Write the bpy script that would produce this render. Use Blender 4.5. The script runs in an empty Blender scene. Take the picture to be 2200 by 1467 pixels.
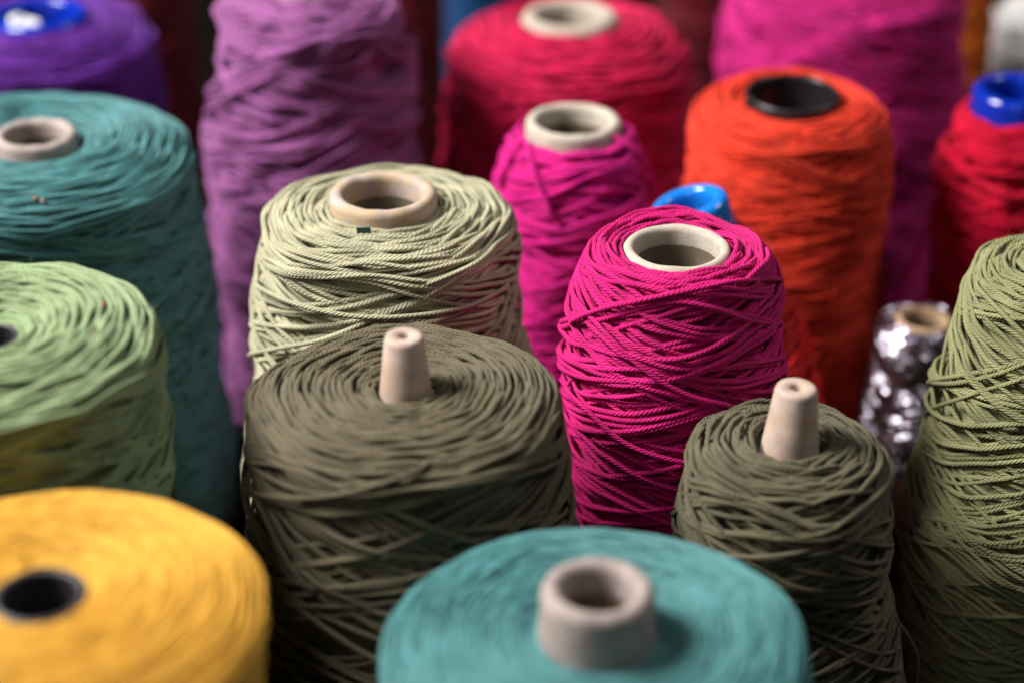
import bpy, math
import numpy as np
from mathutils import Vector, Matrix

# ------------------------------------------------------------------ camera, light, exposure
S = bpy.context.scene
COL = S.collection
LENS, PITCH, CAMZ = 70.0, math.radians(29.0), 0.50
cam_d = bpy.data.cameras.new('camera')
cam = bpy.data.objects.new('camera', cam_d)
COL.objects.link(cam)
cam.location = (0, 0, CAMZ)
cam.rotation_euler = (math.pi / 2 - PITCH, 0, 0)
cam_d.lens, cam_d.sensor_width = LENS, 36.0
cam_d.clip_start, cam_d.clip_end = 0.02, 50
cam_d.dof.use_dof = True
cam_d.dof.focus_distance = 0.676
cam_d.dof.aperture_fstop = 4.0
cam_d.dof.aperture_blades = 9
S.camera = cam

W = bpy.data.worlds.new('World')
S.world = W
W.use_nodes = True
W.node_tree.nodes['Background'].inputs[0].default_value = (0.95, 0.90, 0.85, 1)
W.node_tree.nodes['Background'].inputs[1].default_value = 0.02


def area_lamp(name, loc, target, size, power, colour):
    d = bpy.data.lights.new(name, 'AREA')
    d.shape, d.size, d.energy, d.color = 'DISK', size, power, colour
    o = bpy.data.objects.new(name, d)
    COL.objects.link(o)
    o.location = loc
    o.rotation_euler = (Vector(target) - Vector(loc)).to_track_quat('-Z', 'Y').to_euler()
    return o


area_lamp('key_lamp', (-0.95, 0.64, 1.15), (0.0, 0.66, 0.14), 0.62, 56.0, (1.0, 0.975, 0.94))
area_lamp('added_front_fill', (-0.45, -0.75, 1.35), (0.02, 0.65, 0.12), 0.70, 3.0, (1.0, 0.97, 0.94))  # weak fill added to lift the cones' front sides; stands for no real lamp
area_lamp('right_lamp', (1.10, 0.95, 1.30), (0.08, 0.75, 0.16), 0.5, 6.5, (1.0, 0.96, 0.94))

S.view_settings.view_transform = 'Standard'
S.view_settings.look = 'None'
S.view_settings.exposure = 0.0
S.view_settings.gamma = 1.0
S.view_settings.use_curve_mapping = False
S.render.engine = 'CYCLES'
S.cycles.use_denoising = True
S.cycles.max_bounces = 8
S.cycles.diffuse_bounces = 4

# ------------------------------------------------------------------ pixels of the photograph -> places
FPX = LENS / 36.0 * 2200.0
CF = np.array([0, math.cos(PITCH), -math.sin(PITCH)])
CU = np.array([0, math.sin(PITCH), math.cos(PITCH)])
CR = np.array([1.0, 0, 0])
C0 = np.array([0, 0, CAMZ])


def at(x, y, d):
    return C0 + d * (CF + CR * (x - 1100.0) / FPX + CU * (733.5 - y) / FPX)


def axis_z(P, y):
    """height on the vertical axis through P that is seen at picture row y, and its depth"""
    t = (733.5 - y) / FPX
    ry = CF[1] + CU[1] * t
    rz = CF[2] + CU[2] * t
    d = P[1] / ry
    return CAMZ + d * rz, d


# ------------------------------------------------------------------ materials
def nodes_of(name):
    m = bpy.data.materials.new(name)
    m.use_nodes = True
    nt = m.node_tree
    return m, nt, nt.nodes['Principled BSDF']


def lin(r, g, b):
    f = lambda c: (c / 12.92 if c <= 0.04045 else ((c + 0.055) / 1.055) ** 2.4)
    return (f(r / 255), f(g / 255), f(b / 255))


def yarn_mat(name, rgb, rough=0.8, sheen=0.25, ply=5, lay=0.0085, bump=0.9, spec=0.12, vary=0.2):
    m, nt, b = nodes_of(name)
    N, L = nt.nodes.new, nt.links.new
    uv = N('ShaderNodeUVMap'); uv.uv_map = 'UVMap'
    sep = N('ShaderNodeSeparateXYZ'); L(uv.outputs[0], sep.inputs[0])
    mu = N('ShaderNodeMath'); mu.operation = 'MULTIPLY'; mu.inputs[1].default_value = 1.0 / lay
    L(sep.outputs[0], mu.inputs[0])
    ad = N('ShaderNodeMath'); ad.operation = 'ADD'; L(mu.outputs[0], ad.inputs[0]); L(sep.outputs[1], ad.inputs[1])
    m2 = N('ShaderNodeMath'); m2.operation = 'MULTIPLY'; m2.inputs[1].default_value = ply
    L(ad.outputs[0], m2.inputs[0])
    fr = N('ShaderNodeMath'); fr.operation = 'PINGPONG'; fr.inputs[1].default_value = 0.5
    L(m2.outputs[0], fr.inputs[0])
    sq = N('ShaderNodeMath'); sq.operation = 'POWER'; sq.inputs[1].default_value = 0.55
    L(fr.outputs[0], sq.inputs[0])
    # fine fibres along the strand
    mp = N('ShaderNodeMapping'); mp.inputs['Scale'].default_value = (500, 14, 1)
    L(uv.outputs[0], mp.inputs[0])
    fn = N('ShaderNodeTexNoise'); fn.inputs['Scale'].default_value = 1.0; fn.inputs['Detail'].default_value = 3
    L(mp.outputs[0], fn.inputs['Vector'])
    mx = N('ShaderNodeMath'); mx.operation = 'MULTIPLY_ADD'; mx.inputs[1].default_value = 0.6
    L(fn.outputs[0], mx.inputs[0]); L(sq.outputs[0], mx.inputs[2])
    bp = N('ShaderNodeBump'); bp.inputs['Strength'].default_value = bump; bp.inputs['Distance'].default_value = 0.0006
    L(mx.outputs[0], bp.inputs['Height']); L(bp.outputs[0], b.inputs['Normal'])
    # dye that took a little unevenly
    tc = N('ShaderNodeTexCoord')
    n2 = N('ShaderNodeTexNoise'); n2.inputs['Scale'].default_value = 90; n2.inputs['Detail'].default_value = 4
    L(tc.outputs['Object'], n2.inputs['Vector'])
    mr = N('ShaderNodeMapRange'); mr.inputs[1].default_value = 0.3; mr.inputs[2].default_value = 0.7
    mr.inputs[3].default_value = 1 - vary; mr.inputs[4].default_value = 1 + vary * 0.6
    L(n2.outputs[0], mr.inputs[0])
    vm = N('ShaderNodeVectorMath'); vm.operation = 'SCALE'; vm.inputs[0].default_value = rgb
    L(mr.outputs[0], vm.inputs['Scale'])
    m4 = N('ShaderNodeMath'); m4.operation = 'MULTIPLY'; m4.inputs[1].default_value = 22.0
    L(sep.outputs[0], m4.inputs[0])
    n4 = N('ShaderNodeTexNoise'); n4.noise_dimensions = '1D'; n4.inputs['Scale'].default_value = 1.0; n4.inputs['Detail'].default_value = 2
    L(m4.outputs[0], n4.inputs['W'])
    r4 = N('ShaderNodeMapRange'); r4.inputs[1].default_value = 0.3; r4.inputs[2].default_value = 0.7
    r4.inputs[3].default_value = 1 - 1.1 * vary; r4.inputs[4].default_value = 1 + 0.4 * vary
    L(n4.outputs[0], r4.inputs[0])
    v4 = N('ShaderNodeVectorMath'); v4.operation = 'SCALE'
    L(vm.outputs[0], v4.inputs[0]); L(r4.outputs[0], v4.inputs['Scale'])
    L(v4.outputs[0], b.inputs['Base Color'])
    b.inputs['Roughness'].default_value = rough
    b.inputs['Specular IOR Level'].default_value = spec
    b.inputs['Sheen Weight'].default_value = sheen
    b.inputs['Sheen Roughness'].default_value = 0.45
    b.inputs['Sheen Tint'].default_value = (*[min(1, 0.35 + 0.9 * c) for c in rgb], 1)
    return m


def card_mat(name, rgb, stain=None, amount=0.0, rough=0.75):
    m, nt, b = nodes_of(name)
    N, L = nt.nodes.new, nt.links.new
    tc = N('ShaderNodeTexCoord')
    n1 = N('ShaderNodeTexNoise'); n1.inputs['Scale'].default_value = 160; n1.inputs['Detail'].default_value = 6
    n2 = N('ShaderNodeTexNoise'); n2.inputs['Scale'].default_value = 1100; n2.inputs['Detail'].default_value = 3
    n3 = N('ShaderNodeTexNoise'); n3.inputs['Scale'].default_value = 130; n3.inputs['Detail'].default_value = 5
    for n in (n1, n2, n3): L(tc.outputs['Object'], n.inputs['Vector'])
    r = N('ShaderNodeValToRGB')
    r.color_ramp.elements[0].position, r.color_ramp.elements[1].position = 0.3, 0.7
    r.color_ramp.elements[0].color = (*[c * 0.78 for c in rgb], 1)
    r.color_ramp.elements[1].color = (*[min(1, c * 1.1) for c in rgb], 1)
    L(n1.outputs[0], r.inputs[0])
    out = r.outputs[0]
    if stain:
        r2 = N('ShaderNodeValToRGB')
        r2.color_ramp.elements[0].position, r2.color_ramp.elements[1].position = 0.46, 0.60
        r2.color_ramp.elements[0].color = (0, 0, 0, 1)
        r2.color_ramp.elements[1].color = (amount, amount, amount, 1)
        mp = N('ShaderNodeMapping'); mp.inputs['Location'].default_value = (3, 1, 2)
        L(tc.outputs['Object'], mp.inputs[0]); L(mp.outputs[0], n3.inputs['Vector'])
        L(n3.outputs[0], r2.inputs[0])
        mx = N('ShaderNodeMix'); mx.data_type = 'RGBA'
        L(r2.outputs[0], mx.inputs['Factor']); L(out, mx.inputs['A']); mx.inputs['B'].default_value = (*stain, 1)
        out = mx.outputs['Result']
    L(out, b.inputs['Base Color'])
    bp = N('ShaderNodeBump'); bp.inputs['Strength'].default_value = 0.35; bp.inputs['Distance'].default_value = 0.0004
    L(n2.outputs[0], bp.inputs['Height']); L(bp.outputs[0], b.inputs['Normal'])
    b.inputs['Roughness'].default_value = rough
    b.inputs['Specular IOR Level'].default_value = 0.25
    return m


def plastic_mat(name, rgb, rough=0.16, spec=0.5, coat=0.0):
    m, nt, b = nodes_of(name)
    N, L = nt.nodes.new, nt.links.new
    tc = N('ShaderNodeTexCoord')
    n = N('ShaderNodeTexNoise'); n.inputs['Scale'].default_value = 220; n.inputs['Detail'].default_value = 4
    L(tc.outputs['Object'], n.inputs['Vector'])
    mr = N('ShaderNodeMapRange'); mr.inputs[3].default_value = rough * 0.7; mr.inputs[4].default_value = rough * 1.5
    L(n.outputs[0], mr.inputs[0]); L(mr.outputs[0], b.inputs['Roughness'])
    b.inputs['Base Color'].default_value = (*rgb, 1)
    b.inputs['Specular IOR Level'].default_value = spec
    b.inputs['Coat Weight'].default_value = coat
    return m


def lurex_mat():
    m, nt, b = nodes_of('silver_lurex')
    b.inputs['Base Color'].default_value = (0.50, 0.455, 0.54, 1)
    b.inputs['Metallic'].default_value = 1.0
    b.inputs['Roughness'].default_value = 0.2
    return m


def wood_mat():
    m, nt, b = nodes_of('dark_table_wood')
    N, L = nt.nodes.new, nt.links.new
    tc = N('ShaderNodeTexCoord')
    mp = N('ShaderNodeMapping'); mp.inputs['Scale'].default_value = (3, 40, 3)
    L(tc.outputs['Object'], mp.inputs[0])
    n = N('ShaderNodeTexNoise'); n.inputs['Scale'].default_value = 2.0; n.inputs['Detail'].default_value = 8
    L(mp.outputs[0], n.inputs['Vector'])
    r = N('ShaderNodeValToRGB')
    r.color_ramp.elements[0].color = (0.003, 0.002, 0.0015, 1)
    r.color_ramp.elements[1].color = (0.010, 0.007, 0.005, 1)
    L(n.outputs[0], r.inputs[0]); L(r.outputs[0], b.inputs['Base Color'])
    b.inputs['Roughness'].default_value = 0.9
    b.inputs['Specular IOR Level'].default_value = 0.0
    return m


CARD = card_mat('beige_cardboard', (0.40, 0.335, 0.28))
CARD_PALE = card_mat('pale_cardboard', (0.45, 0.395, 0.33))
CARD_STAIN = card_mat('stained_cardboard', (0.41, 0.325, 0.285), (0.40, 0.28, 0.13), 0.6)
CARD_GREY = card_mat('greyish_cardboard', (0.31, 0.255, 0.235))
CARD_BROWN = card_mat('brown_cardboard', (0.42, 0.27, 0.17))
INNER_SHADED = card_mat('shaded_brown_inner_card', (0.13, 0.10, 0.07))  # brown inner card, its colour darkened further for the shade inside the tubes
PEG = card_mat('cream_peg', (0.47, 0.36, 0.305), (0.42, 0.28, 0.18), 0.5, rough=0.5)
BLACK = plastic_mat('black_plastic', (0.012, 0.011, 0.013), 0.3)
BLACK_MATT = plastic_mat('worn_black_plastic', (0.022, 0.019, 0.022), 0.5)
BLUE = plastic_mat('royal_blue_plastic', (0.003, 0.022, 0.32), 0.12, 0.6)
SKY_BLUE = plastic_mat('bright_blue_plastic', (0.008, 0.18, 0.62), 0.12, 0.6)
DARKHAIR = plastic_mat('dark_lint', (0.02, 0.008, 0.02), 0.8)


# ------------------------------------------------------------------ mesh helpers
def mesh_from(name, verts, quads, uvs=None, smooth=True):
    me = bpy.data.meshes.new(name)
    nv, nq = len(verts), len(quads)
    me.vertices.add(nv); me.vertices.foreach_set('co', np.ascontiguousarray(verts, np.float32).ravel())
    me.loops.add(nq * 4); me.loops.foreach_set('vertex_index', np.ascontiguousarray(quads, np.int32).ravel())
    me.polygons.add(nq)
    me.polygons.foreach_set('loop_start', np.arange(0, nq * 4, 4, dtype=np.int32))
    me.polygons.foreach_set('use_smooth', np.full(nq, smooth, dtype=bool))
    if uvs is not None:
        l = me.uv_layers.new(name='UVMap')
        l.data.foreach_set('uv', np.ascontiguousarray(uvs, np.float32).ravel())
    me.update(calc_edges=True)
    return me


def link(name, me, mat, parent=None, kind=None):
    o = bpy.data.objects.new(name, me)
    if not me.materials: me.materials.append(mat)
    COL.objects.link(o)
    o.parent = parent
    if kind: o['kind'] = kind
    return o


def tube(path, nrm, rad, K, flat=0.9, u0=0.0):
    """one yarn: round tube along path; nrm = outward reference, rad scalar or per-point"""
    n = len(path)
    t = np.gradient(path, axis=0)
    t /= np.linalg.norm(t, axis=1, keepdims=True) + 1e-12
    b = np.cross(t, nrm); b /= np.linalg.norm(b, axis=1, keepdims=True) + 1e-12
    a = np.cross(b, t)
    ang = np.arange(K) / K * 2 * np.pi
    rad = np.asarray(rad, float)
    rad = np.broadcast_to(rad[:, None] if rad.ndim == 1 else rad, (n, K))
    v = path[:, None, :] + rad[:, :, None] * (a[:, None, :] * (flat * np.cos(ang))[None, :, None]
                                                 + b[:, None, :] * np.sin(ang)[None, :, None])
    i = np.arange(n - 1)[:, None] * K
    j = np.arange(K)[None, :]
    j2 = (j + 1) % K
    q = np.stack([i + j, i + j2, i + K + j2, i + K + j], -1).reshape(-1, 4)
    s = np.concatenate([[0], np.cumsum(np.linalg.norm(np.diff(path, axis=0), axis=1))]) + u0
    ua, ub = np.broadcast_to(s[:-1, None], (n - 1, K)), np.broadcast_to(s[1:, None], (n - 1, K))
    va, vb = np.broadcast_to(j / K, (n - 1, K)), np.broadcast_to((j + 1) / K, (n - 1, K))
    uv = np.stack([np.stack([ua, va], -1), np.stack([ua, vb], -1), np.stack([ub, vb], -1), np.stack([ub, va], -1)], 2)
    return v.reshape(-1, 3), q, uv.reshape(-1, 2)


def join(parts):
    vs, qs, us, k = [], [], [], 0
    for v, q, u in parts:
        vs.append(v); qs.append(q + k); us.append(u); k += len(v)
    return np.concatenate(vs), np.concatenate(qs), np.concatenate(us)


def lathe(prof, n=96, wob=0.0, rng=None):
    """surface of revolution of (r, z) points"""
    prof = np.array(prof, float)
    th = np.arange(n) / n * 2 * np.pi
    w = np.ones(n)
    if wob and rng is not None:
        for k in (2, 3, 5):
            w += wob * rng.normal() / k * np.cos(k * th + rng.uniform(0, 6.28))
    r = prof[:, 0][:, None] * w[None, :]
    v = np.stack([r * np.cos(th), r * np.sin(th), np.broadcast_to(prof[:, 1][:, None], r.shape)], -1).reshape(-1, 3)
    m = len(prof)
    i = np.arange(m - 1)[:, None] * n
    j = np.arange(n)[None, :]; j2 = (j + 1) % n
    q = np.stack([i + j, i + j2, i + n + j2, i + n + j], -1).reshape(-1, 4)
    uv = np.stack([v[q.ravel(), 2], np.arctan2(v[q.ravel(), 1], v[q.ravel(), 0])], -1)
    return v, q, uv


class Wave:
    """smooth noise over (angle, height)"""
    def __init__(s, rng, n=7, kth=(1, 5), kz=(20, 120)):
        s.a = rng.integers(kth[0], kth[1] + 1, n); s.k = rng.uniform(*kz, n) * rng.choice([-1, 1], n)
        s.p = rng.uniform(0, 6.28, n); s.w = rng.uniform(0.5, 1, n); s.w /= np.sqrt((s.w ** 2).sum() / 2)

    def __call__(s, th, z):
        o = 0
        for a, k, p, w in zip(s.a, s.k, s.p, s.w): o = o + w * np.sin(a * th + k * z + p)
        return o


def wob1(rng, x, f):
    """1-D smooth noise along a strand; f = rough frequency"""
    o = 0
    for k in (0.6, 1.0, 1.7): o = o + np.sin(x * f * k * rng.uniform(0.8, 1.2) + rng.uniform(0, 6.28))
    return o / 1.7


# ------------------------------------------------------------------ a cone of yarn
def tube_profile(ro, wall, h, flare=1.0, lip=None, depth=None):
    """hollow cardboard/plastic cone: outside from the table up, rounded lip, inside down again"""
    lip = wall if lip is None else lip
    ri = ro - wall
    P = [(ro * flare, 0.002), (ro + (ro * flare - ro) * 0.12, h * 0.88), (ro, h - wall * 1.3)]
    for a in np.linspace(0, math.pi, 9):
        P.append((ro - wall / 2 + wall / 2 * math.cos(a), h - wall * 0.55 + lip * 0.55 * math.sin(a)))
    P += [(ri, h - wall * 1.5), (ri * 1.05, h * 0.6), (ri * flare * 0.98, 0.004)]
    return P


def build_cone(name, label, top, tube_px, prof_px, d, mat, tube_mat, seed, group='cones of yarn crowded on the table',
               protrude=0.004, drop=0.012, power=3.0, dish=0.0, gap=0.0, slope=0.28, turn=0.45, cover=1.5, layers=2.2,
               lump=0.0008, loose=0.3, K=6, step=0.0035, single=0, peg=None, tilt=(0, 0), height=None, wall=None, crown=10, jitter=0.33,
               knob=0.0, flat_shade=False, fuzz=0, lift=0.0, category='yarn cone', tube_name='cardboard_tube', tflare=1.35, core_d=2.0, rise=0.0, core_mat=None):
    rng = np.random.default_rng(seed)
    P = at(*top)
    root = bpy.data.objects.new(name, None)
    root.empty_display_size = 0.02
    COL.objects.link(root)
    root['label'], root['category'], root['group'] = label, category, group
    rot = Matrix.Rotation(tilt[1], 4, 'Y') @ Matrix.Rotation(tilt[0], 4, 'X')
    ax = rot @ Vector((0, 0, 1))
    H = height or (P[2] - lift) / ax.z
    base = Vector(P) - ax * H
    root.matrix_world = Matrix.Translation(base) @ rot
    pd = top[2] / FPX
    ro = tube_px[0] * pd
    wl = (tube_px[0] - tube_px[1]) * pd if wall is None else wall
    ro_min = (peg[1] * pd if peg else ro) + d
    # side profile (z -> r), read off the photograph's outline
    zs, rs = [], []
    for y, xl, xr in prof_px:
        z, dd = axis_z(P, y)
        xc = 1100 + (P[0] + (z - P[2]) * ax.x / ax.z) / dd * FPX
        e = ([xc - xl] if xl is not None else []) + ([xr - xc] if xr is not None else [])
        zs.append(z - base.z); rs.append(max(ro_min, sum(e) / len(e) * dd / FPX - 0.55 * d - 0.5 * lump))
    o = np.argsort(zs); zs, rs = np.array(zs)[o], np.array(rs)[o]
    R = lambda z: np.interp(z, zs, rs)
    z0 = H - protrude
    Rm = float(R(z0))
    lum = Wave(rng); fine = Wave(rng, 9, (3, 14), (80, 420))

    def Zt(rho):
        x = np.clip((rho - ro) / max(Rm - ro, 1e-4), 0, 1)
        return z0 - drop * x ** power - dish * (1 - x) ** 2.2 + rise * 4 * x * (1 - x)

    # ---- the tube
    if peg:
        rt, rb, hh = peg[0] * pd, peg[1] * pd, peg[2]
        hole = rt * 0.30
        pr = [(rb * 1.7, 0.002), (rb, H - hh), (rt * 1.01, H - 0.0016), (rt * 0.93, H - 0.0004), (rt * 0.80, H),
              (hole * 1.2, H - 0.0002), (hole, H - 0.0008), (hole * 0.9, H - 0.012), (0.0002, H - 0.0125)]
        ro_b = rb
    else:
        pr = tube_profile(ro, wl, H, tflare)
        ro_b = ro
    v, q, u = lathe(pr, 96, 0.009, rng)
    ta = np.arctan2(v[:, 1], v[:, 0]); dent = Wave(rng, 8, (2, 13), (60, 300))(ta, v[:, 2])
    worn = (0.0 if peg else 0.12) if tube_name != 'cardboard_tube' else 0.5
    v[:, 2] += worn * 0.00018 * dent * (v[:, 2] > H * 0.5)
    v[:, :2] *= 1 + worn * 0.006 * Wave(rng, 6, (3, 9), (60, 200))(ta, v[:, 2])[:, None]
    t_obj = link(tube_name, mesh_from(tube_name, v, q, u), tube_mat, root)
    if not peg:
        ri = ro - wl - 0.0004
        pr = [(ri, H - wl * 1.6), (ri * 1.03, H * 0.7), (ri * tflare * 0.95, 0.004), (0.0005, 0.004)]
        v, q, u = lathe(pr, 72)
        link('inner_wall', mesh_from('inner_wall', v, q, u), INNER_SHADED if tube_name == 'cardboard_tube' else tube_mat, t_obj)

    # ---- packed yarn under the outer turns
    pr = [(max(0.004, ro_b * 0.8), z0 - 0.03)]
    for x in np.linspace(0.0, 1, 14):
        rho = ro_b + gap + (Rm - ro_b - gap) * x
        pr.append((rho - (0.9 * d if x > 0.9 else 0), float(Zt(rho)) - core_d * d))
    zz = np.linspace(pr[-1][1] - d, 0.003, 22)
    pr += [(float(R(z)) - core_d * d, z) for z in zz] + [(0.01, 0.003)]
    v, q, u = lathe(pr, 72)
    th = np.arctan2(v[:, 1], v[:, 0])
    s = 1 + (lump * lum(th, v[:, 2])) / (np.hypot(v[:, 0], v[:, 1]) + 0.01)
    v[:, 0] *= s; v[:, 1] *= s
    link('yarn_core', mesh_from('yarn_core', v, q, u), core_mat or mat, root)

    # ---- strands
    def strand(th0, delta, al, zmin, w, rr, jit):
        zt = float(Zt(max(ro_b + 0.5 * d, Rm - delta))) + jit
        rho = max(Rm - delta, ro_b + 0.5 * d)
        # picture the yarn running up, turning at the edge, running down again
        phi_max = min(((zt - zmin) / (al * rho)) * 1.02 + w, 26.0)
        n = max(8, int(2 * phi_max * rho / step))
        ph = np.linspace(-phi_max, phi_max, n)
        asym = 1 + 0.22 * np.tanh(ph) * rng.uniform(-1, 1)
        z = zt - al * rho * asym * (np.sqrt(ph * ph + w * w) - w)
        z = z + loose * d * wob1(rng, ph, 2.3) * np.clip(np.abs(ph), 0, 1) * 0.9
        th = th0 + ph
        rad = R(np.clip(z, 0, z0)) - delta - (R(z0) - Rm)
        rad = np.maximum(rad, ro_b + 0.5 * d)
        soft = np.clip(rad / 0.045, 0.15, 1) ** 1.5
        rad = rad + soft * (lump * lum(th, z) + 0.35 * d * loose * fine(th, z)) + 0.2 * d * wob1(rng, ph, 3.5)
        rad = np.maximum(rad, ro_b + 0.45 * d)
        ok = z > zmin
        if ok.sum() < 6: return None
        i = np.where(ok)[0]; z, th, rad = z[i[0]:i[-1] + 1], th[i[0]:i[-1] + 1], rad[i[0]:i[-1] + 1]
        z = np.maximum(z, 0.0015)
        p = np.stack([rad * np.cos(th), rad * np.sin(th), z], -1)
        up = np.clip(1 - (zt - z) / (4 * d), 0, 1)[:, None] * 0.8
        nr = np.stack([np.cos(th), np.sin(th), 0 * th], -1) * (1 - up) + np.array([0, 0, 1.0]) * up
        nr /= np.linalg.norm(nr, axis=1, keepdims=True)
        r_ = rr * (1 + 0.07 * wob1(rng, np.linspace(0, len(p) * step, len(p)), 120.0))
        if knob: r_ = r_[:, None] * (1 + knob * np.clip(rng.normal(size=(len(p), K)), -1.5, 1.5))
        return p, nr, r_

    whole, crowns = [], []
    # top: turning points of every layer from the tube outwards
    nl = max(2, int((Rm - ro_b - gap) / (0.62 * d)))
    for k in range(nl):
        delta = (Rm - ro_b - gap) * (1 - (k + 0.5) / nl)
        if delta < 1.0 * d: continue
        cnt = max(5, int(crown * (0.6 + 0.5 * (Rm - delta) / Rm)))
        ph0 = rng.uniform(0, 6.28)
        for i in range(cnt):
            al = slope * rng.uniform(0.65, 1.35)
            jit = rng.normal() * jitter * d
            zt = float(Zt(Rm - delta))
            st = strand(ph0 + (i + rng.uniform(-.45, .45)) * 2 * np.pi / cnt, delta + rng.normal() * 0.2 * d, al,
                        zt - (3.2 + 2 * rng.random()) * d, turn * rng.uniform(0.6, 1.5), d / 2 * rng.uniform(0.86, 1.12), jit)
            if st: crowns.append(st)
    # sides: bands of neighbouring turns laid one band over another
    area_s = sum(0.5 * (R(a) + R(b)) * 2 * np.pi * (b - a) for a, b in zip(np.linspace(0, z0, 30)[:-1], np.linspace(0, z0, 30)[1:]))
    per = 2 * z0 / math.sin(math.atan(slope))
    nstr = int(area_s * cover / (d * per)) + 2
    k = 0
    order = []
    while k < nstr:
        band = int(rng.integers(2, 6))
        th0 = rng.uniform(0, 2 * np.pi); al = slope * rng.choice([0.45, 0.7, 0.9, 1.0, 1.2, 1.5, 1.8]) * rng.uniform(0.92, 1.08)
        w = turn * rng.uniform(0.7, 1.4)
        for j in range(band):
            order.append((th0 + j * rng.uniform(0.95, 1.5) * d / (Rm * al) * 0.98, al * rng.uniform(0.97, 1.03), w))
            k += 1
    n = len(order)
    for i, (th0, al, w) in enumerate(order):
        delta = d * (layers * 0.5) * (1 - i / n) + d * 0.12 * rng.normal()
        st = strand(th0, max(delta, -0.2 * d), al, 0.0, w, d / 2 * rng.uniform(0.86, 1.10), -abs(rng.normal()) * 1.2 * d)
        if st: whole.append(st)
    # the outermost strands one can follow with the eye are parts of their own
    pick = min(single, len(whole) + len(crowns))
    pw = min(len(whole), pick // 2); pc = min(len(crowns), pick - pw)
    idx_c = set(rng.permutation(len(crowns))[:pc].tolist())
    solo = [('yarn_turn', s_) for s_ in whole[len(whole) - pw:]] + [('yarn_turn', crowns[i]) for i in sorted(idx_c)]
    rest = whole[:len(whole) - pw] + [c for i, c in enumerate(crowns) if i not in idx_c]
    mk = lambda s_: tube(s_[0], s_[1], s_[2], K, rng.uniform(0.74, 0.98), rng.uniform(0, 1))
    wind = None
    if rest:
        wind = link('yarn_winding', mesh_from('yarn_winding', *join([mk(s_) for s_ in rest]), smooth=not flat_shade), mat, root, 'stuff')
    for nm, s_ in solo:
        link(nm, mesh_from(nm, *mk(s_), smooth=not flat_shade), mat, wind or root)
    # ---- stray fibres
    if fuzz:
        allp = whole + crowns
        vs = []
        for _ in range(fuzz):
            s_ = allp[rng.integers(len(allp))]
            i = rng.integers(len(s_[0]))
            p, nr = s_[0][i], s_[1][i]
            dirn = nr * 0.7 + rng.normal(size=3) * 0.9; dirn /= np.linalg.norm(dirn)
            side = np.cross(dirn, rng.normal(size=3)); side /= np.linalg.norm(side) + 1e-9
            ln = 0.0018 * rng.uniform(0.5, 1.3) * (1 + (rng.random() < 0.03) * 2)
            bend = rng.normal(size=3) * 0.5
            wd = 0.000019
            pts = [p + nr * d * 0.35 + ln * (t * dirn + t * t * bend) for t in (0, 0.35, 0.7, 1)]
            for a, b in zip(pts[:-1], pts[1:]): vs += [a - side * wd, a + side * wd, b + side * wd, b - side * wd]
        vs = np.array(vs)
        qq = np.arange(len(vs)).reshape(-1, 4)
        link('stray_fibres', mesh_from('stray_fibres', vs, qq, np.zeros((len(vs), 2)) + [0.001, 0.12], smooth=False), mat, root, 'stuff')
    return dict(root=root, R=R, Zt=Zt, Rm=Rm, ro=ro_b, z0=z0, H=H, mat=mat, d=d, rng=rng, P=P, base=base, tube=t_obj)


def free_strand(c, pts, name='loose_strand', rad=None, mat=None, K=6):
    """a strand through the given local points (Catmull-Rom)"""
    pts = np.array(pts, float)
    pts = np.vstack([2 * pts[0] - pts[1], pts, 2 * pts[-1] - pts[-2]])
    out = []
    for i in range(1, len(pts) - 2):
        p0, p1, p2, p3 = pts[i - 1:i + 3]
        for t in np.linspace(0, 1, 14, endpoint=False):
            out.append(0.5 * ((2 * p1) + (-p0 + p2) * t + (2 * p0 - 5 * p1 + 4 * p2 - p3) * t * t + (-p0 + 3 * p1 - 3 * p2 + p3) * t ** 3))
    out = np.array(out)
    nr = out * [1, 1, 0]; nr /= np.linalg.norm(nr, axis=1, keepdims=True) + 1e-9
    return link(name, mesh_from(name, *tube(out, nr, rad or c['d'] / 2, K)), mat or c['mat'], c['root'])


def around(c, th_z, extra=0.0, **kw):
    """a loose strand lying over the outer turns: list of (angle in degrees, z below body top, lift off)"""
    pts = []
    for a, dz, lf in th_z:
        z = c['z0'] - dz
        r = float(c['R'](z)) + lf + extra
        pts.append((r * math.cos(math.radians(a)), r * math.sin(math.radians(a)), z))
    return free_strand(c, pts, **kw)


# ------------------------------------------------------------------ the setting
v = np.array([(x, y, z) for z in (-0.04, 0.0) for x, y in ((-1.3, 0.1), (1.3, 0.1), (1.3, 2.1), (-1.3, 2.1))], float)
q = np.array([(4, 5, 6, 7), (3, 2, 1, 0), (0, 1, 5, 4), (1, 2, 6, 5), (2, 3, 7, 6), (3, 0, 4, 7)])
tab = link('table_surface', mesh_from('table_surface', v, q, smooth=False), wood_mat())
tab['kind'] = 'structure'

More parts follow.
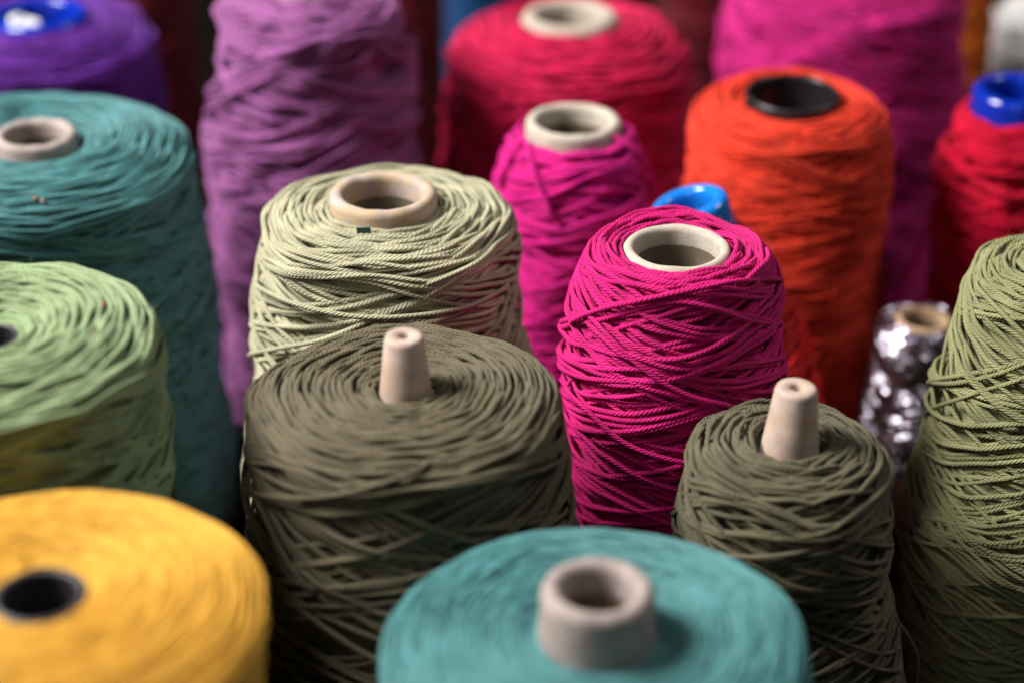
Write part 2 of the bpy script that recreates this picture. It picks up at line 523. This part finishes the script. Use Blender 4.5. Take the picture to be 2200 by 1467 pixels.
# ------------------------------------------------------------------ the cones, front to back
Y = yarn_mat
magenta = build_cone('yarn_cone', 'sharp magenta yarn cone with beige tube flush with its coiled top', (1455, 528, 0.68), (117, 91),
    [(545, 1230, 1660), (640, 1215, 1688), (720, 1205, 1692), (800, 1190, 1697), (850, 1190, 1692), (900, 1207, None), (1000, 1212, None), (1100, 1222, None)], 0.0019,
    Y('magenta_cotton', (0.62, 0.009, 0.17), 0.65, 0.15), CARD_PALE, 11, protrude=0.0015, drop=0.003, power=5, rise=0.0015, slope=0.42, single=150, K=6, step=0.0037,
    cover=1.45, layers=3.6, core_d=2.6, loose=0.6, lump=0.0011, fuzz=3500, crown=9)
sage = build_cone('yarn_cone', 'pale sage green yarn cone with stained tube, next to the magenta cone', (823, 410, 0.72), (116, 84),
    [(500, 541, 1107), (560, 532, 1112), (600, 530, 1106), (680, 526, 1115), (740, 522, 1118), (800, 525, None), (900, 525, None), (1000, 525, None)], 0.0019,
    Y('sage_cotton', (0.42, 0.40, 0.262), 0.7, 0.2), CARD_STAIN, 12, protrude=0.007, drop=0.006, power=4, slope=0.34, single=180, K=6, step=0.0040,
    cover=1.4, layers=3.2, core_d=2.6, loose=0.55, lump=0.0011, fuzz=2500, crown=10)
olive = build_cone('yarn_cone', 'wide dark olive yarn cone with a thin cream peg in its dished top', (868, 720, 0.62), (43, 20),
    [(850, 517, 1212), (950, 508, 1217), (1050, 496, 1222), (1150, 488, 1225), (1400, 490, None)], 0.0018,
    Y('dark_olive_cotton', (0.130, 0.109, 0.064), 0.75, 0.3), PEG, 13, peg=(43, 58, 0.0215), protrude=0.0175, drop=0.007, power=4.5, dish=0.002, gap=0.002,
    slope=0.42, single=150, K=5, step=0.0042, cover=1.2, layers=3.6, core_d=3.0, loose=0.5, lump=0.0005, jitter=0.22, fuzz=1500, tube_name='peg', crown=14)
small_olive = build_cone('yarn_cone', 'narrow dark olive yarn cone with a cream peg, behind the front turquoise one', (1712, 830, 0.63), (45, 20),
    [(950, 1475, 1927), (1040, 1463, 1940), (1130, 1440, 1935), (1200, 1450, 1938), (1300, None, 1945), (1440, None, 1940)], 0.0019,
    Y('drab_olive_wool', (0.118, 0.104, 0.060), 0.8, 0.3), PEG, 14, peg=(46, 66, 0.0255), protrude=0.019, drop=0.0055, power=3, dish=0.001, gap=0.003,
    slope=0.5, single=110, K=5, step=0.0042, cover=1.3, layers=3.0, core_d=2.6, loose=0.7, lump=0.0014, fuzz=1500, tube_name='peg', tilt=(0.0, 0.03))
front_teal = build_cone('yarn_cone', 'blurred turquoise yarn cone in the very front with tall grey tube', (1285, 1258, 0.53), (124, 78),
    [(1390, 808, 1745), (1467, 800, 1742), (1700, 800, 1740)], 0.0008,
    Y('turquoise_thread', (0.10, 0.325, 0.33), 0.8, 0.35, vary=0.1), CARD_GREY, 15, protrude=0.0145, drop=0.007, power=6, dish=0.002, slope=0.2, K=4, step=0.0065,
    cover=1.3, loose=0.5, lump=0.0005, tflare=1.6, crown=10, jitter=0.15)
yellow = build_cone('yarn_cone', 'golden yellow yarn cone with black tube at the front left corner', (85, 1275, 0.51), (104, 82),
    [(1300, None, 580), (1400, None, 578), (1467, None, 573), (1700, None, 565)], 0.0008,
    Y('golden_thread', (0.96, 0.50, 0.06), 0.75, 0.2, vary=0.05), BLACK_MATT, 16, protrude=-0.002, drop=0.009, power=4, dish=0.0025, slope=0.2, K=4, step=0.0065,
    cover=1.2, loose=0.4, lump=0.0004, crown=10, jitter=0.15, tube_name='plastic_tube')
light_green = build_cone('yarn_cone', 'light green yarn cone cut by the left edge, above the yellow cone', (-20, 722, 0.60), (60, 50),
    [(740, None, 358), (850, None, 360), (900, None, 368), (1000, None, 380), (1060, None, 380)], 0.0016,
    Y('light_green_cotton', (0.28, 0.37, 0.19), 0.75, 0.35), BLACK_MATT, 17, protrude=-0.0075, drop=0.010, power=3, dish=0.0085, slope=0.34, single=120, K=6,
    step=0.0042, cover=1.4, loose=0.5, lump=0.0008, fuzz=3000, tube_name='plastic_tube', crown=10)
teal = build_cone('yarn_cone', 'fuzzy teal yarn cone with beige tube at the left edge', (75, 284, 0.80), (89, 64),
    [(330, None, 424), (450, None, 427), (470, None, 438), (560, None, 453), (700, None, 470), (850, None, 490), (920, None, 500)], 0.0014,
    Y('teal_wool', (0.066, 0.220, 0.228), 0.85, 0.5), CARD_GREY, 18, protrude=-0.003, drop=0.015, power=2.6, dish=0.010, slope=0.32, single=120, K=5, step=0.0045,
    cover=1.5, loose=0.5, lump=0.0007, fuzz=4500, crown=10)
right_green = build_cone('yarn_cone', 'moss green yarn cone widening downwards at the right edge', (2300, 560, 0.68), (70, 52),
    [(570, 2085, None), (620, 2068, None), (700, 2040, None), (800, 2010, None), (900, 1985, None), (1000, 1958, None), (1100, 1926, None),
     (1200, 1926, None), (1300, 1940, None), (1467, 1950, None)], 0.0018,
    Y('moss_cotton', (0.27, 0.268, 0.125), 0.75, 0.3), CARD, 19, protrude=0.001, drop=0.006, power=2.5, slope=0.40, single=150, K=6, step=0.0036,
    cover=1.5, layers=3.4, core_d=2.6, loose=0.8, lump=0.0011, fuzz=3000)
lean = build_cone('yarn_cone', 'leaning red yarn cone with bright blue tube, mostly hidden behind the magenta cone', (1478, 430, 0.775), (86, 52),
    [(520, 1380, None), (640, None, 1690), (740, None, 1738), (840, None, 1768), (1000, None, 1775)], 0.0024,
    Y('scarlet_chenille', (0.80, 0.010, 0.012), 0.9, 0.5), SKY_BLUE, 20, protrude=0.016, drop=0.008, power=2, slope=0.3, K=6, step=0.004, knob=0.25,
    cover=1.3, loose=0.9, lump=0.0010, fuzz=2500, tube_name='plastic_tube', tilt=(-0.02, -0.27), lift=0.006)
PLUM = plastic_mat('plum_foil', (0.20, 0.11, 0.13), 0.35)
PLUM.node_tree.nodes['Principled BSDF'].inputs['Metallic'].default_value = 0.8
silver = build_cone('yarn_spool', 'small glittering silver spool with brown tube beside the moss green cone', (1985, 683, 0.85), (60, 44),
    [(690, 1868, 2075), (800, 1858, 2068), (900, 1855, 2068), (1200, 1860, 2060)], 0.0008, lurex_mat(), CARD_BROWN, 21, protrude=0.0015, drop=0.004, power=3, slope=0.45, K=4, step=0.0011,
    cover=1.0, layers=3, loose=0.7, lump=0.0005, core_mat=PLUM, knob=0.35, flat_shade=True, category='yarn spool', tilt=(0, 0.03))
pink = build_cone('yarn_cone', 'bright pink yarn cone with wide pale tube, behind the magenta cone', (1232, 256, 0.82), (103, 77),
    [(300, 1082, 1385), (350, 1066, 1402), (400, 1056, 1412), (500, 1056, 1420), (600, 1058, 1422), (800, 1060, 1425)], 0.0023,
    Y('bright_pink_cotton', (0.64, 0.010, 0.22), 0.65, 0.15), CARD_PALE, 22, protrude=0.003, drop=0.008, power=1.8, dish=0.005, slope=0.5, single=80, K=6, step=0.004,
    cover=1.5, loose=0.9, lump=0.0013, tflare=1.2)
orange = build_cone('yarn_cone', 'vermilion orange yarn cone with black plastic tube', (1703, 198, 0.85), (102, 90),
    [(230, 1480, 1900), (300, 1466, 1910), (400, 1456, 1911), (600, None, 1906), (850, None, 1898)], 0.0014,
    Y('vermilion_thread', (0.88, 0.058, 0.026), 0.75, 0.12), BLACK, 23, protrude=0.002, drop=0.008, power=3.2, dish=0.003, slope=0.36, single=80, K=5, step=0.0055,
    cover=1.4, loose=0.6, lump=0.0008, tube_name='plastic_tube', crown=9, tilt=(0.03, 0.0))
right_red = build_cone('yarn_cone', 'crimson yarn cone with royal blue tube at the right edge', (2192, 188, 0.86), (100, 66),
    [(230, 2040, None), (300, 2028, None), (400, 2005, None), (500, 1993, None), (620, 1985, None), (800, 1985, None)], 0.0022,
    Y('crimson_cotton', (0.56, 0.002, 0.030), 0.7, 0.08), BLUE, 24, protrude=0.010, drop=0.008, power=2, slope=0.46, single=70, K=6, step=0.004,
    cover=1.4, loose=1.0, lump=0.0014, tube_name='plastic_tube')
red = build_cone('yarn_cone', 'raspberry red yarn cone with beige tube at the top centre', (1225, 28, 0.95), (105, 68),
    [(60, 970, 1485), (150, 958, 1486), (250, 935, 1488), (350, 908, 1490), (500, 900, 1490)], 0.0019,
    Y('raspberry_cotton', (0.60, 0.008, 0.075), 0.75, 0.15), CARD, 25, protrude=0.002, drop=0.015, power=2.4, dish=0.002, slope=0.40, single=60, K=5, step=0.005,
    cover=1.1, layers=3.6, core_d=2.8, loose=1.0, lump=0.0016)
lavender = build_cone('yarn_cone', 'tall mauve yarn cone with uneven turns, left of the raspberry red one', (662, -52, 0.88), (95, 66),
    [(0, 440, 872), (100, 432, 880), (200, 422, 893), (300, 415, 902), (400, 420, 908), (600, 432, 910), (850, 450, 910)], 0.0022,
    Y('mauve_wool', (0.30, 0.088, 0.27), 0.8, 0.4), CARD, 26, protrude=0.006, drop=0.008, power=3, slope=0.44, single=60, K=5, step=0.005,
    cover=1.0, layers=4.2, core_d=3.0, loose=1.1, lump=0.0018)
hot = build_cone('yarn_cone', 'tall fuchsia yarn cone behind the vermilion orange one', (1826, -100, 1.0), (100, 70),
    [(-40, 1582, 2090), (60, 1570, 2090), (150, 1560, 2086), (300, 1560, 2080), (500, 1570, 2065)], 0.0016,
    Y('fuchsia_cotton', (0.66, 0.020, 0.235), 0.75, 0.15), CARD, 27, protrude=0.006, drop=0.010, power=3, slope=0.45, single=60, K=5, step=0.005,
    cover=1.4, loose=0.9, lump=0.0012)
purple = build_cone('yarn_cone', 'deep violet yarn cone with blue tube in the upper left corner', (82, 25, 0.97), (106, 80),
    [(60, None, 338), (150, None, 348), (230, None, 353), (400, None, 358)], 0.0016,
    Y('violet_wool', (0.115, 0.015, 0.26), 0.8, 0.3), BLUE, 28, protrude=0.004, drop=0.010, power=2.6, slope=0.40, single=60, K=5, step=0.005,
    cover=1.4, loose=0.9, lump=0.0012, tube_name='plastic_tube')
# the row behind: only slivers show between the others
MAROON = Y('maroon_wool', (0.13, 0.004, 0.012), 0.85, 0.3)
for i, (lab, tp, rr, mt, tm, mm) in enumerate([
        ('dark maroon yarn cone in the gap between violet and mauve cones', (260, -190, 1.16), 135, MAROON, CARD, 31),
        ('dark maroon yarn cone in the gap between mauve and raspberry red cones', (850, -160, 1.16), 100, MAROON, CARD, 32),
        ('dark blue yarn cone peeking out at the top left of the raspberry red cone', (1040, -190, 1.26), 90, Y('navy_wool', (0.006, 0.06, 0.19), 0.85, 0.3), CARD, 33),
        ('dark maroon yarn cone in the gap between raspberry red and fuchsia cones', (1520, -150, 1.16), 110, MAROON, CARD, 34),
        ('burnt orange yarn cone at the top edge, right of the fuchsia cone', (2060, -170, 1.20), 95, Y('burnt_orange_wool', (0.80, 0.17, 0.012), 0.85, 0.3), CARD, 35),
        ('white yarn cone in the top right corner', (2255, -20, 1.08), 110, Y('white_cotton', (0.75, 0.73, 0.72), 0.85, 0.3), CARD_BROWN, 36)]):
    build_cone('yarn_cone', lab, tp, (46, 32), [(tp[1] + 20, tp[0] - rr, tp[0] + rr), (tp[1] + 500, tp[0] - rr * 1.06, tp[0] + rr * 1.06)], 0.0020, mt, tm, mm,
               protrude=0.004, drop=0.01, power=2.4, K=4, step=0.007, cover=1.2, loose=0.7, lump=0.001, crown=6)

# ------------------------------------------------------------------ loose ends and small bits
def on_yarn(c, x, y, lf=0.0):
    """local point on the outer turns of cone c that is seen at picture point (x, y)"""
    ray = at(x, y, 1.0) - C0
    inv = c['root'].matrix_world.inverted()
    best = None
    for t in np.linspace(0.35, 1.3, 4000):
        p = inv @ Vector(C0 + ray * t)
        r = math.hypot(p.x, p.y)
        if p.z < c['z0'] + c['d'] and r < float(c['R'](p.z)) + c['d'] * 0.5 + lf and p.z < float(c['Zt'](r)) + c['d'] * 0.5 + lf:
            return np.array(p)
        if p.z < c['z0']:
            e = r - float(c['R'](p.z))
            if best is None or e < best[0]: best = (e, p.copy(), r)
    e, p, r = best                                   # just outside the outline: pull it onto the side
    k = (float(c['R'](p.z)) + c['d'] * 0.4) / r
    return np.array((p.x * k, p.y * k, p.z))


def lay(c, pts, name='loose_strand', lf=0.0003, **kw):
    P = [on_yarn(c, x, y, lf) for x, y in pts]
    for i, k in ((0, 1), (-1, -2)):
        p = P[i]
        f = 1 - 2.4 * c['d'] / max(0.01, math.hypot(p[0], p[1]))
        e = p + 0.5 * (p - P[k])
        P.insert(0 if i == 0 else len(P), np.array((e[0] * f, e[1] * f, e[2] - 0.5 * c['d'])))
    return free_strand(c, P, name, **kw)


bpy.context.view_layer.update()
lay(olive, [(535, 1165), (565, 1220), (600, 1270), (660, 1320), (730, 1370), (800, 1412), (880, 1440)])
lay(olive, [(530, 1052), (570, 1064), (640, 1070), (740, 1060), (830, 1035), (900, 1008)])
lay(olive, [(535, 1030), (570, 1110), (610, 1190), (660, 1260)])
lay(small_olive, [(1490, 1185), (1570, 1195), (1660, 1195), (1760, 1175), (1840, 1140)])
lay(magenta, [(1232, 688), (1290, 665), (1380, 645), (1480, 625), (1580, 605), (1670, 600)])
lay(magenta, [(1235, 640), (1300, 715), (1380, 790), (1470, 845), (1560, 870)])
lay(magenta, [(1218, 838), (1260, 880), (1340, 950), (1430, 985), (1520, 1000)])
lay(sage, [(560, 620), (640, 655), (760, 680), (880, 680), (1000, 660), (1080, 622)])
lay(sage, [(540, 760), (600, 748), (690, 730), (770, 700)])
lay(pink, [(1075, 390), (1095, 340), (1125, 300), (1138, 330), (1150, 380), (1180, 450)])
lay(pink, [(1330, 300), (1375, 330), (1400, 375), (1410, 430), (1405, 480)], lf=0.0012)
lay(right_green, [(2098, 612), (2120, 640), (2170, 690), (2215, 730)])
lay(right_green, [(1950, 1160), (1990, 1230), (2070, 1330), (2160, 1400)])
# crimson end hanging free beside its cone
b = on_yarn(right_red, 2010, 430, 0)
free_strand(right_red, [b, b + [-0.004, -0.006, -0.012], b + [-0.008, -0.009, -0.024], b + [-0.013, -0.010, -0.036], b + [-0.015, -0.010, -0.048]], 'yarn_end')
b = on_yarn(small_olive, 1925, 1330, 0)
free_strand(small_olive, [b, b + [0.004, -0.003, -0.004], b + [0.008, -0.004, -0.012], b + [0.009, -0.004, -0.024], b + [0.008, -0.003, -0.04]], 'yarn_end', rad=0.0005)


def speck(c, x, y, size, mat, seed, name='lint_speck'):
    rng = np.random.default_rng(seed)
    p = on_yarn(c, x, y, 0.0)
    pr = [(size * 0.05, -size), (size * 0.7, -size * 0.6), (size, 0), (size * 0.6, size * 0.7), (size * 0.05, size)]
    v, q, u = lathe(pr, 8)
    v = v * rng.uniform(0.7, 1.25, size=v.shape) + p + [0, 0, size * 0.6]
    link(name, mesh_from(name, v, q, u), mat, c['root'])


RUST = plastic_mat('rust_lint', (0.42, 0.13, 0.04), 0.8, 0.1)
ROSE = plastic_mat('rose_lint', (0.45, 0.10, 0.08), 0.8, 0.1)
PALE = plastic_mat('pale_lint', (0.62, 0.38, 0.25), 0.8, 0.1)
speck(teal, 75, 429, 0.0008, RUST, 1); speck(teal, 92, 434, 0.0008, PALE, 2)
speck(light_green, 222, 658, 0.0007, ROSE, 3); speck(light_green, 205, 712, 0.0005, ROSE, 4)
# scrap of green tape at the foot of the sage cone's tube
p = on_yarn(sage, 782, 497, 0.0004)
w, h = 0.0050, 0.0022
v = np.array([(dx * w, dy * 0.0003, dz * h) for dz in (-.5, .5) for dx, dy in ((-.5, -1), (.5, -1), (.5, 1), (-.5, 1))]) + p + [0, -0.001, 0.0008]
q = np.array([(4, 5, 6, 7), (3, 2, 1, 0), (0, 1, 5, 4), (1, 2, 6, 5), (2, 3, 7, 6), (3, 0, 4, 7)])
link('tape_scrap', mesh_from('tape_scrap', v, q, smooth=False), plastic_mat('green_tape', (0.005, 0.06, 0.045), 0.5), sage['root'])
# white paper crumpled inside the violet cone's tube
rng = np.random.default_rng(5)
v, q, u = lathe([(0.0003, -0.012), (0.008, -0.010), (0.011, 0), (0.007, 0.008), (0.0003, 0.010)], 12)
v = v * rng.uniform(0.7, 1.3, size=(len(v), 1)) + [-0.006, -0.010, purple['H'] - 0.010]
link('paper_scrap', mesh_from('paper_scrap', v, q, u, smooth=False), plastic_mat('white_paper', (0.7, 0.7, 0.72), 0.8, 0.2), purple['root'])
# dark lint caught in the bright blue tube
for k in range(14):
    a = rng.uniform(0, 6.28, 5); r = rng.uniform(0.1, 0.9, 5) * lean['ro'] * 0.5
    pts = np.stack([r * np.cos(a), r * np.sin(a), lean['H'] - 0.006 - rng.uniform(0, 0.005, 5)], -1)
    free_strand(lean, pts, 'lint_hair', rad=0.00012, mat=DARKHAIR, K=4)
